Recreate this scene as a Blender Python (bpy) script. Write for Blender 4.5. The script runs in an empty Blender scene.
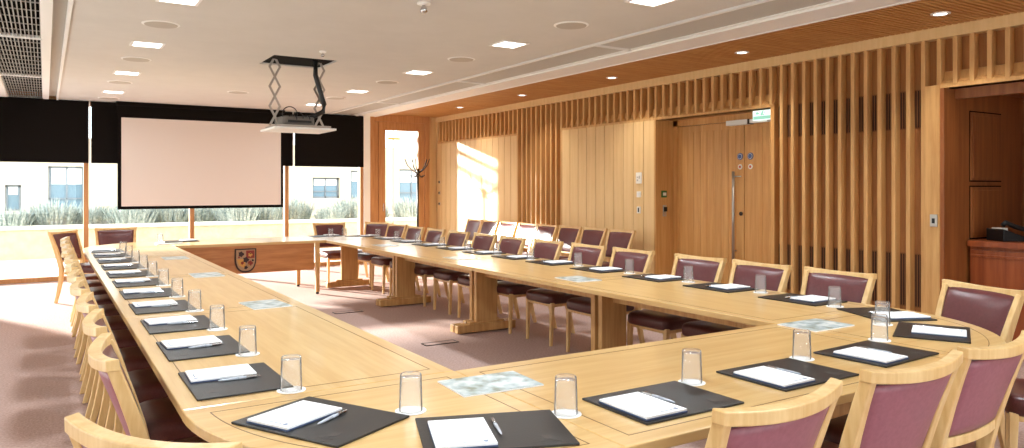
import bpy, bmesh, math, random
from mathutils import Vector, Matrix
random.seed(7)
SC = bpy.context.scene
COL = SC.collection
R = math.radians

# ------------------------------------------------------------------ camera
H = 1.46
cam_d = bpy.data.cameras.new('camera')
cam = bpy.data.objects.new('camera', cam_d)
COL.objects.link(cam)
cam_d.sensor_width = 36.0
cam_d.lens = 745.0 / 1024.0 * 36.0
cam_d.shift_y = -36.0 / 1024.0
cam_d.clip_start = 0.05
cam_d.clip_end = 300
cam.location = (0, 0, H)
cam.rotation_euler = (R(90), 0, -math.atan(467.0 / 745.0))
SC.camera = cam

# ------------------------------------------------------------------ view, world, sun
SC.view_settings.view_transform = 'Standard'
SC.view_settings.look = 'None'
SC.view_settings.gamma = 1
SC.view_settings.use_curve_mapping = False
SC.view_settings.exposure = -0.08
SKY = 5.0
SUN = 32.0
LAMP = 25.0
w = bpy.data.worlds.new('sky')
SC.world = w
w.use_nodes = True
bg = w.node_tree.nodes['Background']
bg.inputs[0].default_value = (0.90, 0.95, 1.0, 1)
bg.inputs[1].default_value = SKY
sd = bpy.data.lights.new('sun', 'SUN')
sd.energy = SUN
sd.angle = R(2.2)
sd.color = (1.0, 0.96, 0.90)
sun = bpy.data.objects.new('sun', sd)
COL.objects.link(sun)
sun.rotation_euler = Vector((0.46, -1.0, -0.27)).to_track_quat('-Z', 'Y').to_euler()
sun.location = (-8, 24, 9)

# ------------------------------------------------------------------ materials
def mat(name, col, rough=0.5, metal=0.0, spec=0.5, coat=0.0):
    m = bpy.data.materials.new(name)
    m.use_nodes = True
    b = m.node_tree.nodes['Principled BSDF']
    b.inputs['Base Color'].default_value = (*col, 1)
    b.inputs['Roughness'].default_value = rough
    b.inputs['Metallic'].default_value = metal
    b.inputs['Specular IOR Level'].default_value = spec
    b.inputs['Coat Weight'].default_value = coat
    b.inputs['Coat Roughness'].default_value = 0.12
    return m

def srgb(r, g, b):
    f = lambda c: (c / 255 / 12.92) if c / 255 <= 0.04045 else ((c / 255 + 0.055) / 1.055) ** 2.4
    return (f(r), f(g), f(b))

def varied(name, c1, c2, scale, stretch=(1, 1, 1), rough=0.5, spec=0.5, coat=0.0, bump=0.0, detail=4, plank=None, lo=0.35, hi=0.65):
    """noise between two colours, stretched along an axis (wood grain, carpet, leather)"""
    m = mat(name, c1, rough, 0, spec, coat)
    nt = m.node_tree; N = nt.nodes; L = nt.links
    b = N['Principled BSDF']
    tc = N.new('ShaderNodeTexCoord'); mp = N.new('ShaderNodeMapping')
    mp.inputs['Scale'].default_value = stretch
    L.new(tc.outputs['Object'], mp.inputs['Vector'])
    n = N.new('ShaderNodeTexNoise'); n.inputs['Scale'].default_value = scale
    n.inputs['Detail'].default_value = detail; n.inputs['Roughness'].default_value = 0.6
    L.new(mp.outputs[0], n.inputs['Vector'])
    cr = N.new('ShaderNodeValToRGB')
    cr.color_ramp.elements[0].position = lo; cr.color_ramp.elements[0].color = (*c1, 1)
    cr.color_ramp.elements[1].position = hi; cr.color_ramp.elements[1].color = (*c2, 1)
    L.new(n.outputs['Fac'], cr.inputs['Fac'])
    out = cr.outputs['Color']
    if plank:
        axis, pitch, amt = plank
        sx = N.new('ShaderNodeSeparateXYZ'); L.new(tc.outputs['Object'], sx.inputs[0])
        d = N.new('ShaderNodeMath'); d.operation = 'DIVIDE'; d.inputs[1].default_value = pitch
        L.new(sx.outputs[axis], d.inputs[0])
        fl = N.new('ShaderNodeMath'); fl.operation = 'FLOOR'; L.new(d.outputs[0], fl.inputs[0])
        wn = N.new('ShaderNodeTexWhiteNoise'); wn.noise_dimensions = '1D'; L.new(fl.outputs[0], wn.inputs['W'])
        mr = N.new('ShaderNodeMapRange'); mr.inputs['To Min'].default_value = 1 - amt; mr.inputs['To Max'].default_value = 1 + amt
        L.new(wn.outputs['Value'], mr.inputs['Value'])
        mx = N.new('ShaderNodeVectorMath'); mx.operation = 'SCALE'
        L.new(out, mx.inputs[0]); L.new(mr.outputs[0], mx.inputs['Scale'])
        out = mx.outputs[0]
    L.new(out, b.inputs['Base Color'])
    if bump:
        bp = N.new('ShaderNodeBump'); bp.inputs['Strength'].default_value = bump; bp.inputs['Distance'].default_value = 0.01
        L.new(n.outputs['Fac'], bp.inputs['Height']); L.new(bp.outputs[0], b.inputs['Normal'])
    return m

def emit(name, col, s):
    m = bpy.data.materials.new(name); m.use_nodes = True
    nt = m.node_tree; nt.nodes.clear()
    e = nt.nodes.new('ShaderNodeEmission'); o = nt.nodes.new('ShaderNodeOutputMaterial')
    e.inputs[0].default_value = (*col, 1); e.inputs[1].default_value = s
    nt.links.new(e.outputs[0], o.inputs[0])
    return m

def pane_mat(name):
    m = bpy.data.materials.new(name); m.use_nodes = True
    nt = m.node_tree; nt.nodes.clear()
    t = nt.nodes.new('ShaderNodeBsdfTransparent'); t.inputs[0].default_value = (0.96, 0.98, 0.97, 1)
    g = nt.nodes.new('ShaderNodeBsdfGlossy'); g.inputs['Roughness'].default_value = 0.0
    f = nt.nodes.new('ShaderNodeFresnel'); f.inputs[0].default_value = 1.3
    x = nt.nodes.new('ShaderNodeMixShader'); o = nt.nodes.new('ShaderNodeOutputMaterial')
    nt.links.new(f.outputs[0], x.inputs[0]); nt.links.new(t.outputs[0], x.inputs[1]); nt.links.new(g.outputs[0], x.inputs[2])
    nt.links.new(x.outputs[0], o.inputs[0])
    return m

def tumbler_mat(name):
    """thin clear glass: see-through, mirror-like at grazing angles, a faint milky scatter"""
    m = bpy.data.materials.new(name); m.use_nodes = True
    nt = m.node_tree; nt.nodes.clear()
    t = nt.nodes.new('ShaderNodeBsdfTransparent'); t.inputs[0].default_value = (1, 1, 1, 1)
    g = nt.nodes.new('ShaderNodeBsdfGlossy'); g.inputs['Roughness'].default_value = 0.06
    d = nt.nodes.new('ShaderNodeBsdfDiffuse'); d.inputs[0].default_value = (0.95, 0.96, 0.98, 1)
    f = nt.nodes.new('ShaderNodeLayerWeight'); f.inputs[0].default_value = 0.12
    x = nt.nodes.new('ShaderNodeMixShader'); x2 = nt.nodes.new('ShaderNodeMixShader'); o = nt.nodes.new('ShaderNodeOutputMaterial')
    x2.inputs[0].default_value = 0.08
    nt.links.new(f.outputs['Fresnel'], x.inputs[0]); nt.links.new(t.outputs[0], x.inputs[1]); nt.links.new(g.outputs[0], x.inputs[2])
    nt.links.new(x.outputs[0], x2.inputs[1]); nt.links.new(d.outputs[0], x2.inputs[2])
    nt.links.new(x2.outputs[0], o.inputs[0])
    return m

M = {}
M['ceiling'] = varied('ceiling_paint', srgb(212, 208, 203), srgb(208, 204, 199), 3, rough=0.9)
M['white'] = mat('white_paint', srgb(240, 238, 235), 0.6)
M['white_gloss'] = mat('white_metal', srgb(240, 238, 234), 0.35)
M['grille'] = mat('grille_grey', srgb(196, 190, 182), 0.6)
M['grille_bar'] = mat('grille_bar_grey', srgb(158, 154, 148), 0.5)
M['vent_line'] = mat('vent_slot_brown', srgb(58, 34, 18), 0.8)
M['vent_back'] = mat('brown_vent_board', srgb(136, 88, 50), 0.7)
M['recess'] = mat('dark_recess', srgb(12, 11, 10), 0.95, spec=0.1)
M['shadowgap'] = mat('beige_gap', srgb(186, 178, 168), 0.9)
M['carpet'] = varied('rose_carpet', srgb(188, 161, 152), srgb(164, 136, 128), 60, rough=0.97, spec=0.1, bump=0.5, detail=6)
oakL1, oakL2 = srgb(234, 200, 146), srgb(220, 182, 124)
M['plank'] = varied('oak_plank', oakL1, oakL2, 2.2, (9, 9, 0.5), rough=0.45, lo=0.25, hi=0.8)
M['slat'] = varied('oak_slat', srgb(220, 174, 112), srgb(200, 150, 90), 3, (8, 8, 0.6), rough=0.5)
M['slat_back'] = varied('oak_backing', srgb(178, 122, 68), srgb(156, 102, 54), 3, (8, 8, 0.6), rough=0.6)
M['door'] = varied('oak_door', srgb(216, 164, 100), srgb(198, 142, 78), 2.5, (9, 9, 0.5), rough=0.4, plank=('Y', 0.115, 0.05))
M['wceil'] = varied('wood_ceiling', srgb(206, 154, 92), srgb(188, 128, 68), 3, (0.7, 8, 8), rough=0.55)
M['niche'] = varied('cherry_wood', srgb(164, 100, 52), srgb(136, 76, 36), 2.5, (8, 8, 0.5), rough=0.4)
M['cab'] = varied('cherry_cabinet', srgb(162, 86, 44), srgb(134, 64, 30), 2.5, (8, 8, 0.5), rough=0.35)
M['frame'] = varied('window_oak', srgb(196, 144, 94), srgb(176, 120, 72), 3, (8, 8, 0.6), rough=0.45)
t1, t2 = srgb(220, 184, 126), srgb(206, 164, 104)
M['tabY'] = varied('table_oak_long', t1, t2, 2.6, (10, 0.6, 6), rough=0.28, coat=0.4)
M['tabX'] = varied('table_oak_cross', t1, t2, 2.6, (0.6, 10, 6), rough=0.28, coat=0.4)
M['tabLeg'] = varied('table_oak_leg', srgb(212, 168, 110), srgb(192, 144, 88), 3, (9, 9, 0.6), rough=0.45)
M['panelX'] = varied('desk_panel_oak', srgb(196, 132, 78), srgb(166, 102, 54), 2.4, (0.7, 8, 7), rough=0.4)
M['inlay'] = mat('dark_inlay', srgb(112, 76, 42), 0.5)
M['chair'] = varied('chair_beech', srgb(232, 198, 142), srgb(214, 172, 112), 4, (6, 6, 1.0), rough=0.38, coat=0.15)
M['leather'] = varied('maroon_leather', srgb(100, 50, 52), srgb(90, 43, 45), 60, rough=0.32, spec=0.5, bump=0.015)
M['mauve'] = varied('mauve_back_leather', srgb(156, 96, 108), srgb(146, 88, 100), 60, rough=0.4, bump=0.015)
M['seatleather'] = varied('dark_maroon_leather', srgb(92, 46, 44), srgb(78, 38, 36), 90, rough=0.34, spec=0.5, bump=0.06)
M['folder'] = varied('black_leather', srgb(36, 32, 30), srgb(29, 26, 25), 160, rough=0.42, bump=0.12)
M['emboss'] = mat('embossed_mark', srgb(70, 62, 58), 0.5)
M['paper'] = mat('paper', srgb(246, 246, 248), 0.8)
M['padback'] = mat('pad_backing_blue', srgb(70, 86, 120), 0.7)
M['ink'] = mat('grey_ink', srgb(130, 140, 160), 0.7)
M['chrome'] = mat('chrome', srgb(200, 200, 202), 0.18, 1.0)
M['steel'] = mat('brushed_steel', srgb(190, 188, 184), 0.35, 1.0)
M['penblue'] = mat('pen_grey', srgb(196, 202, 214), 0.25, 0.0)
M['glass'] = tumbler_mat('drinking_glass')
M['pane'] = pane_mat('window_pane')
M['coaster'] = mat('paper_coaster', srgb(250, 250, 250), 0.8)
M['blind'] = mat('black_blind', srgb(20, 16, 14), 0.9, spec=0.1)
M['screen'] = mat('screen_fabric', srgb(220, 210, 204), 0.9, spec=0.1)
M['black'] = mat('black_plastic', srgb(20, 20, 22), 0.4)
M['grey'] = mat('projector_grey', srgb(110, 104, 98), 0.5)
M['alu'] = mat('lift_aluminium', srgb(170, 160, 150), 0.4, 0.8)
M['lens'] = emit('downlight_lens', (1.0, 0.97, 0.92), 6.0)
M['exit_lit'] = emit('lit_sign_white', (0.85, 1.0, 0.93), 1.5)
M['exit_green'] = emit('lit_sign_green', (0.42, 0.85, 0.62), 1.0)
M['switch'] = mat('white_switch', srgb(240, 236, 226), 0.4)
M['green'] = mat('green_plastic', srgb(60, 110, 56), 0.4)
M['blue'] = mat('blue_disc', srgb(70, 96, 150), 0.4)
M['red'] = mat('red_mark', srgb(196, 90, 70), 0.5)
M['bronze'] = mat('dark_metal', srgb(50, 40, 36), 0.35, 0.7)
M['crest_border'] = mat('crest_border', srgb(52, 26, 20), 0.5)
M['crest_cream'] = mat('crest_cream', srgb(170, 132, 98), 0.6)
M['crest_red'] = mat('crest_red', srgb(140, 50, 34), 0.6)
M['crest_gold'] = mat('crest_gold', srgb(206, 150, 70), 0.6)
M['paving'] = varied('pale_paving', srgb(214, 208, 196), srgb(198, 192, 182), 5, rough=0.9)
M['stone'] = varied('pale_stone', srgb(206, 194, 164), srgb(190, 176, 146), 4, rough=0.9)
M['cap'] = mat('stone_cap', srgb(224, 216, 196), 0.8)
M['facade'] = varied('buff_brick', srgb(214, 200, 178), srgb(196, 180, 156), 14, (1, 1, 3), rough=0.95)
M['farframe'] = mat('grey_window_frame', srgb(120, 128, 136), 0.6)
M['farglass'] = mat('far_window_glass', srgb(110, 136, 152), 0.15)
M['farblind'] = mat('far_white_blind', srgb(236, 240, 240), 0.7)
M['sheer'] = bpy.data.materials.new('sheer_fabric'); M['sheer'].use_nodes = True
_n = M['sheer'].node_tree; _n.nodes.clear(); _t = _n.nodes.new('ShaderNodeBsdfTranslucent'); _t.inputs[0].default_value = (0.62, 0.62, 0.6, 1)
_o = _n.nodes.new('ShaderNodeOutputMaterial'); _n.links.new(_t.outputs[0], _o.inputs[0])
M['leaf'] = varied('grey_green_leaf', srgb(196, 202, 196), srgb(130, 144, 138), 20, rough=0.8)

# ------------------------------------------------------------------ mesh helpers
class MB:
    def __init__(s):
        s.v = []; s.f = []
    def add(s, vs, fs):
        o = len(s.v); s.v += [tuple(p) for p in vs]; s.f += [tuple(o + i for i in q) for q in fs]; return s
    def box(s, a, b):
        x0, y0, z0 = a; x1, y1, z1 = b
        return s.add([(x0, y0, z0), (x1, y0, z0), (x1, y1, z0), (x0, y1, z0), (x0, y0, z1), (x1, y0, z1), (x1, y1, z1), (x0, y1, z1)],
                     [(0, 3, 2, 1), (4, 5, 6, 7), (0, 1, 5, 4), (1, 2, 6, 5), (2, 3, 7, 6), (3, 0, 4, 7)])
    def prism(s, pts, z0, z1):
        n = len(pts)
        vs = [(x, y, z0) for x, y in pts] + [(x, y, z1) for x, y in pts]
        fs = [tuple(reversed(range(n))), tuple(range(n, 2 * n))] + [(i, (i + 1) % n, n + (i + 1) % n, n + i) for i in range(n)]
        return s.add(vs, fs)
    def loft(s, secs, closed_ends=True):
        n = len(secs[0]); vs = [p for c in secs for p in c]; fs = []
        for k in range(len(secs) - 1):
            for i in range(n):
                j = (i + 1) % n
                fs.append((k * n + i, k * n + j, (k + 1) * n + j, (k + 1) * n + i))
        if closed_ends:
            fs.append(tuple(reversed(range(n)))); fs.append(tuple(range((len(secs) - 1) * n, len(secs) * n)))
        return s.add(vs, fs)
    def tube(s, path, r, n=8, r2=None):
        P = [Vector(p) for p in path]; secs = []
        for k, p in enumerate(P):
            t = (P[min(k + 1, len(P) - 1)] - P[max(k - 1, 0)]).normalized()
            a = t.cross(Vector((0, 0, 1)))
            if a.length < 1e-3: a = Vector((1, 0, 0))
            a.normalize(); b = t.cross(a)
            rr = r if r2 is None else r + (r2 - r) * k / (len(P) - 1)
            secs.append([p + a * math.cos(2 * math.pi * i / n) * rr + b * math.sin(2 * math.pi * i / n) * rr for i in range(n)])
        return s.loft(secs)
    def lathe(s, prof, n=24, c=(0, 0, 0)):
        secs = [[(c[0] + r * math.cos(2 * math.pi * i / n), c[1] + r * math.sin(2 * math.pi * i / n), c[2] + z) for i in range(n)] for r, z in prof]
        return s.loft(secs)
    def build(s, name, m, parent=None, bevel=0, smooth=False, seg=2, xf=None):
        me = bpy.data.meshes.new(name)
        me.from_pydata([tuple(xf @ Vector(p)) for p in s.v] if xf else s.v, [], s.f)
        me.materials.append(m)
        bm = bmesh.new(); bm.from_mesh(me)
        bmesh.ops.recalc_face_normals(bm, faces=bm.faces)
        bm.to_mesh(me); bm.free()
        if smooth:
            me.polygons.foreach_set('use_smooth', [True] * len(me.polygons))
        o = bpy.data.objects.new(name, me); COL.objects.link(o)
        if parent: o.parent = parent
        if bevel:
            b = o.modifiers.new('bevel', 'BEVEL'); b.width = bevel; b.segments = seg; b.limit_method = 'ANGLE'; b.angle_limit = R(35)
            if smooth:
                for p in me.polygons: p.use_smooth = True
        return o

def tag(o, label, cat, group=None, kind=None):
    o['label'] = label; o['category'] = cat
    if group: o['group'] = group
    if kind: o['kind'] = kind
    return o
def thing(name, label, cat, loc=(0, 0, 0), rz=0, group=None):
    o = bpy.data.objects.new(name, None); COL.objects.link(o)
    o.empty_display_size = 0.05
    o.location = loc; o.rotation_euler = (0, 0, rz)
    return tag(o, label, cat, group)
def struct(o):
    o['kind'] = 'structure'; return o
KIDS = {}
def kids(o): return [c for c in bpy.data.objects if c.parent == o]
def copy_tree(o, parent=None, cache=None):
    c = o.copy(); COL.objects.link(c)
    if parent: c.parent = parent
    key = o.name
    if key not in KIDS: KIDS[key] = kids(o)
    for ch in KIDS[key]: copy_tree(ch, c)
    return c
def place(proto, used, loc, rz, label, group=None):
    """first use moves the prototype itself, later ones copy it with its parts"""
    if proto.name not in KIDS: KIDS[proto.name] = kids(proto)
    o = proto if proto.name not in used else copy_tree(proto)
    used.add(proto.name)
    o.location = loc; o.rotation_euler = (0, 0, rz); o['label'] = label
    if group: o['group'] = group
    return o
USED = set()
ORD = ['first', 'second', 'third', 'fourth', 'fifth', 'sixth', 'seventh', 'eighth', 'ninth', 'tenth', 'eleventh', 'twelfth', 'thirteenth']

def arealight(name, loc, sx, sy, power, col=(0.84, 0.95, 1.0), parent=None, spread=150):
    d = bpy.data.lights.new(name, 'AREA'); d.shape = 'RECTANGLE'; d.size = sx; d.size_y = sy
    d.energy = power; d.color = col; d.spread = R(spread)
    o = bpy.data.objects.new(name, d); COL.objects.link(o); o.location = loc
    if parent: o.parent = parent
    return o

# ------------------------------------------------------------------ room shell
CZ = 2.844          # white ceiling
WZ = 2.895          # slatted wood ceiling
WY = 13.75          # window wall
XR = 6.78           # front plane of the panelled right wall
XL = -2.13
YB = -3.0
HB, HT = 2.351, 2.797   # bottom / top of the slatted header

struct(MB().box((XL - 0.2, YB - 0.2, -0.12), (8.6, WY, 0.0)).build('floor', M['carpet']))
# projector hatch is an opening in the white ceiling
hx0, hx1, hy0, hy1 = 2.02, 2.70, 7.88, 8.52
cg = MB()
XW = 5.44           # edge between white and wood ceiling
gx0, gx1 = -0.48, -0.02    # left grille trough
rx0, rx1 = 4.52, 5.0       # right grille band
cg.box((XL - 0.2, YB - 0.2, CZ), (gx0, WY, CZ + 0.3))
cg.box((0.16, YB - 0.2, CZ), (hx0, WY, CZ + 0.3))
cg.box((hx0, YB - 0.2, CZ), (hx1, hy0, CZ + 0.3))
cg.box((hx0, hy1, CZ), (hx1, WY, CZ + 0.3))
cg.box((hx1, YB - 0.2, CZ), (4.45, WY, CZ + 0.3))
struct(cg.build('ceiling', M['ceiling']))
struct(MB().box((5.0, YB - 0.2, CZ), (XW, WY, CZ + 0.3)).build('ceiling', M['white']))
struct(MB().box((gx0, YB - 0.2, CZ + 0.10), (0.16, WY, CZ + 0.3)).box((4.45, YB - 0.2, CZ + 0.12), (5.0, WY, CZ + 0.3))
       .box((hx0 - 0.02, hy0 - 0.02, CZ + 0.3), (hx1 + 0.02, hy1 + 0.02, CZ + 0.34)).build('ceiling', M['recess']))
# wood ceiling: backing board and thin slats running towards the wall
struct(MB().box((XW, YB - 0.2, WZ + 0.04), (8.6, WY + 0.2, WZ + 0.3)).build('ceiling', M['vent_back']))
ws = MB(); y = YB
while y < WY:
    ws.box((XW + 0.005, y, WZ), (XR + 0.02, y + 0.032, WZ + 0.04)); y += 0.052
struct(ws.build('ceiling', M['wceil']))
struct(MB().box((XW - 0.02, YB, CZ - 0.006), (XW + 0.006, WY, WZ + 0.04)).build('trim_1', M['white']))

# left ceiling cove: grille, white strip, beige shadow gap, rib
def ceiling_grille(x0, x1, name, lab, frame_w, bar_pitch, ys, side_m):
    for k in range(len(ys) - 1):
        a, b = ys[k] + 0.012, ys[k + 1] - 0.012
        g = thing(name, lab[k], 'air grille', ((x0 + x1) / 2, (a + b) / 2, CZ), 0, 'long air grilles set in the ceiling')
        hx = (x1 - x0) / 2; hy = (b - a) / 2
        fr = MB()
        fr.box((-hx, -hy, 0), (-hx + frame_w, hy, 0.03)).box((hx - frame_w, -hy, 0), (hx, hy, 0.03))
        fr.box((-hx, -hy, 0), (hx, -hy + 0.02, 0.03)).box((-hx, hy - 0.02, 0), (hx, hy, 0.03))
        fr.build('frame', M['white'], g)
        bars = MB(); x = -hx + frame_w + 0.01
        while x < hx - frame_w - 0.005:
            bars.box((x, -hy + 0.02, 0.008), (x + bar_pitch * (0.7 if side_m == M['grille'] else 0.26), hy - 0.02, 0.028)); x += bar_pitch
        yy = -hy + 0.3
        while yy < hy - 0.1:
            bars.box((-hx + frame_w, yy, 0.012), (hx - frame_w, yy + 0.004, 0.022)); yy += 0.3
        bars.build('grille_bars', side_m, g)
        if side_m == M['grille']:
            MB().box((-hx + frame_w, -hy + 0.02, 0.03), (hx - frame_w, hy - 0.02, 0.034)).build('filter_sheet', M['grille'], g)
ysg = [-0.5, 2.33, 5.17, 8.22, 11.06, 13.7]
ends = ['nearest the camera', 'second from the camera', 'above the middle chairs', 'second from the window', 'ending at the window']
ceiling_grille(gx0, gx1, 'ceiling_air_grille', ['slotted air grille in the left ceiling, ' + e for e in ends], 0.012, 0.03, ysg, M['grille_bar'])
ysr = [-0.4, 2.6, 5.72, 8.6, 11.4, 13.7]
ceiling_grille(rx0, rx1, 'ceiling_air_grille', ['fine grey air grille beside the wood ceiling, ' + e for e in ends], 0.035, 0.012, ysr, M['grille'])
struct(MB().box((gx1, YB, CZ - 0.012), (0.05, WY, CZ + 0.08)).build('trim_2', M['white']))
struct(MB().box((0.05, YB, CZ + 0.05), (0.15, WY, CZ + 0.12)).build('trim_3', M['shadowgap']))
struct(MB().box((0.15, YB, CZ - 0.018), (0.175, WY, CZ + 0.10)).build('trim_4', M['white']))
struct(MB().box((gx0 - 0.09, YB, CZ - 0.012), (gx0, WY, CZ + 0.04)).build('trim_5', M['white']))
struct(MB().box((rx1, YB, CZ - 0.02), (rx1 + 0.03, WY, CZ + 0.04)).box((rx0 - 0.03, YB, CZ - 0.008), (rx0, WY, CZ + 0.1)).build('trim_6', M['white']))

# --- window wall (Y = WY)
posts = [-2.13, 0.555, 2.13, 3.735, 5.17]
fm = MB()
fm.box((XL - 0.1, WY - 0.06, 0), (5.2, WY + 0.06, 0.07))
fm.box((XL - 0.1, WY - 0.06, CZ - 0.07), (5.2, WY + 0.06, CZ + 0.3))
struct(fm.build('window_1', M['frame']))
for k in range(4):
    x0, x1 = posts[k], posts[k + 1]
    wn = MB().box((x1 - 0.035, WY - 0.06, 0.07), (x1 + 0.035, WY + 0.06, CZ - 0.07)).build('window_%d' % (k + 2), M['frame'])
    struct(wn)
    MB().box((x0 + 0.035, WY - 0.006, 0.07), (x1 - 0.035, WY + 0.006, CZ - 0.07)).build('window_pane', M['pane'], wn)
struct(MB().box((5.20, WY - 0.10, 0), (5.325, WY + 0.15, CZ + 0.05)).build('trim_7', M['white']))
# glazed timber door at the right end
dr = MB()
dr.box((5.325, WY - 0.08, 0), (5.42, WY + 0.1, WZ + 0.05))
dr.box((5.42, WY - 0.03, 0), (5.52, WY + 0.1, WZ + 0.05))
dr.box((6.50, WY - 0.08, 0), (6.60, WY + 0.1, WZ + 0.05))
dr.box((5.42, WY - 0.08, 2.76), (6.50, WY + 0.1, WZ + 0.05))
d1 = struct(dr.build('door_1', M['frame'], bevel=0.004))
lf = MB()
lf.box((5.52, WY - 0.05, 0.01), (5.66, WY + 0.02, 2.76)).box((6.36, WY - 0.05, 0.01), (6.50, WY + 0.02, 2.76))
lf.box((5.66, WY - 0.05, 0.01), (6.36, WY + 0.02, 0.16)).box((5.66, WY - 0.05, 2.60), (6.36, WY + 0.02, 2.76))
lf.build('door_leaf', M['frame'], d1, bevel=0.003)
MB().box((5.66, WY - 0.02, 0.16), (6.36, WY - 0.01, 2.60)).build('window_pane', M['pane'], d1)
MB().tube([(5.60, WY - 0.10, 1.0), (5.60, WY - 0.10, 1.16)], 0.008).tube([(5.60, WY - 0.05, 1.08), (5.60, WY - 0.1, 1.08)], 0.007).build('door_handle', M['chrome'], d1)
struct(MB().box((6.60, WY - 0.02, 0), (8.4, WY + 0.1, WZ + 0.1)).build('wall_back', M['plank']))

# --- right wall
def planks(x0, x1, ya, yb, z0, z1, pitch, name, m, groove=0.009):
    mb = MB(); n = max(1, round((yb - ya) / pitch)); p = (yb - ya) / n
    for i in range(n):
        mb.box((x0, ya + i * p + groove / 2, z0), (x1, ya + (i + 1) * p - groove / 2, z1))
    return struct(mb.build(name, m))
XB = XR + 0.085
struct(MB().box((XB, 1.0, 0), (XB + 0.05, 3.61, WZ)).build('wall_right', M['slat_back'])) if False else None
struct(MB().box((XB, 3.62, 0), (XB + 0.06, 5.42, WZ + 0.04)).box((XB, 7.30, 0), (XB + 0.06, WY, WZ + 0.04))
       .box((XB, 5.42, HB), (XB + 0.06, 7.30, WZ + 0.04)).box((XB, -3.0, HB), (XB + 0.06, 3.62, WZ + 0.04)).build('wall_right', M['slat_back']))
planks(XR, XB, 10.66, 13.70, 0, HB, 0.2, 'wall_right', M['plank'])
planks(XR, XB, 7.30, 9.36, 0, HB, 0.2, 'wall_right', M['plank'])
planks(XR, XB, -3.0, 0.9, 0, HB, 0.18, 'wall_right', M['plank'])
struct(MB().box((XR, 13.65, HB), (XB, WY, WZ)).build('wall_right', M['plank']))
# header beam and scooped bottom
struct(MB().box((XR - 0.02, YB, HT), (XB + 0.05, WY, WZ + 0.03)).build('trim_8', M['plank']))
sc_ = MB()
for (a, b) in [(10.66, 13.65), (5.42, 9.36), (-3.0, 3.61)]:
    sc_.loft([[(XR, t, HB), (XB + 0.02, t, HB), (XB + 0.02, t, HB + 0.16), (XB - 0.02, t, HB + 0.15), (XR + 0.05, t, HB + 0.075), (XR, t, HB + 0.03)] for t in (a, b)])
struct(sc_.build('trim_9', M['slat']))
sl = MB(); pitch = 0.1405; t = 13.58
full = [(9.36, 10.66), (3.75, 5.42)]
vent = []
while t > -2.9:
    isf = any(a <= t + 0.02 <= b for a, b in full)
    if isf and t < 5.5: vent.append(t)
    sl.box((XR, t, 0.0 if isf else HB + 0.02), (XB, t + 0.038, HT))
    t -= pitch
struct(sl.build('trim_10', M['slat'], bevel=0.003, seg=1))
# dark slotted vents between the near full-height slats, a high row and a low row
for nm, z0, z1 in (('high', 2.02, 2.36), ('low', 0.36, 0.84)):
    vb = MB(); vk = MB()
    for tt in vent: vk.box((XB - 0.004, tt + 0.038, z0 - 0.01), (XB - 0.0005, tt + pitch, z1 + 0.01))
    struct(vk.build('trim_17' if nm == 'high' else 'trim_18', M['vent_back']))
    for tt in vent:
        for j in range(4):
            vb.box((XB - 0.006, tt + 0.038 + 0.012 + j * 0.024, z0), (XB - 0.0035, tt + 0.038 + 0.024 + j * 0.024, z1))
    struct(vb.build('trim_11' if nm == 'high' else 'trim_12', M['vent_line']))
# corner post beside the niche and door recess jambs
struct(MB().box((XR - 0.015, 3.61, 0), (XB, 3.75, HB + 0.03)).build('trim_13', M['slat'], bevel=0.003))
XD = XR + 0.34
struct(MB().box((XR - 0.003, 7.27, 0), (XD + 0.06, 7.302, HB + 0.02)).box((XR + 0.09, 7.302, 0), (XD + 0.06, 7.34, HB + 0.02)).box((XR, 5.40, 0), (XD + 0.06, 5.45, HB + 0.02))
       .box((XR + 0.02, 5.42, HB - 0.0), (XD + 0.1, 7.30, HB + 0.04)).build('trim_14', M['door'], bevel=0.002))
# double door
struct(MB().box((XD + 0.02, 5.42, 0), (XD + 0.08, 7.30, HB)).build('wall_right', M['recess']))
d2 = struct(MB().box((XD - 0.03, 7.19, 0), (XD + 0.03, 7.28, HB)).box((XD - 0.03, 5.45, 0), (XD + 0.03, 5.50, HB))
            .box((XD - 0.03, 5.45, 2.27), (XD + 0.03, 7.28, HB)).build('door_2', M['door'], bevel=0.002))
lf = MB(); lf.box((XD - 0.01, 6.10, 0.01), (XD + 0.03, 7.19, 2.265))
yy = 7.03
while yy > 6.25:
    lf.box((XD - 0.016, yy - 0.112, 0.1), (XD - 0.004, yy, 2.18)); yy -= 0.116
l1 = lf.build('door_leaf', M['door'], d2, bevel=0.002)
lf = MB(); lf.box((XD - 0.01, 5.50, 0.01), (XD + 0.03, 6.09, 2.265))
yy = 5.94
for _ in range(3):
    lf.box((XD - 0.016, yy - 0.112, 0.1), (XD - 0.004, yy, 2.18)); yy -= 0.116
l2 = lf.build('door_leaf', M['door'], d2, bevel=0.002)
MB().tube([(XD - 0.06, 6.22, 0.55), (XD - 0.06, 6.22, 1.66)], 0.016, 12).tube([(XD - 0.01, 6.22, 0.7), (XD - 0.06, 6.22, 0.7)], 0.009).tube([(XD - 0.01, 6.22, 1.60), (XD - 0.06, 6.22, 1.60)], 0.009).tube([(XD - 0.06, 6.22, 1.60), (XD - 0.06, 6.10, 1.60)], 0.007).build('door_handle', M['steel'], l1, smooth=True)
def disc(x, y, z, r, m, name, parent, th=0.006):
    mb = MB(); n = 20
    mb.loft([[(x - th * k, y + r * math.cos(2 * math.pi * i / n), z + r * math.sin(2 * math.pi * i / n)) for i in range(n)] for k in (0, 1)])
    return mb.build(name, m, parent)
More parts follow.
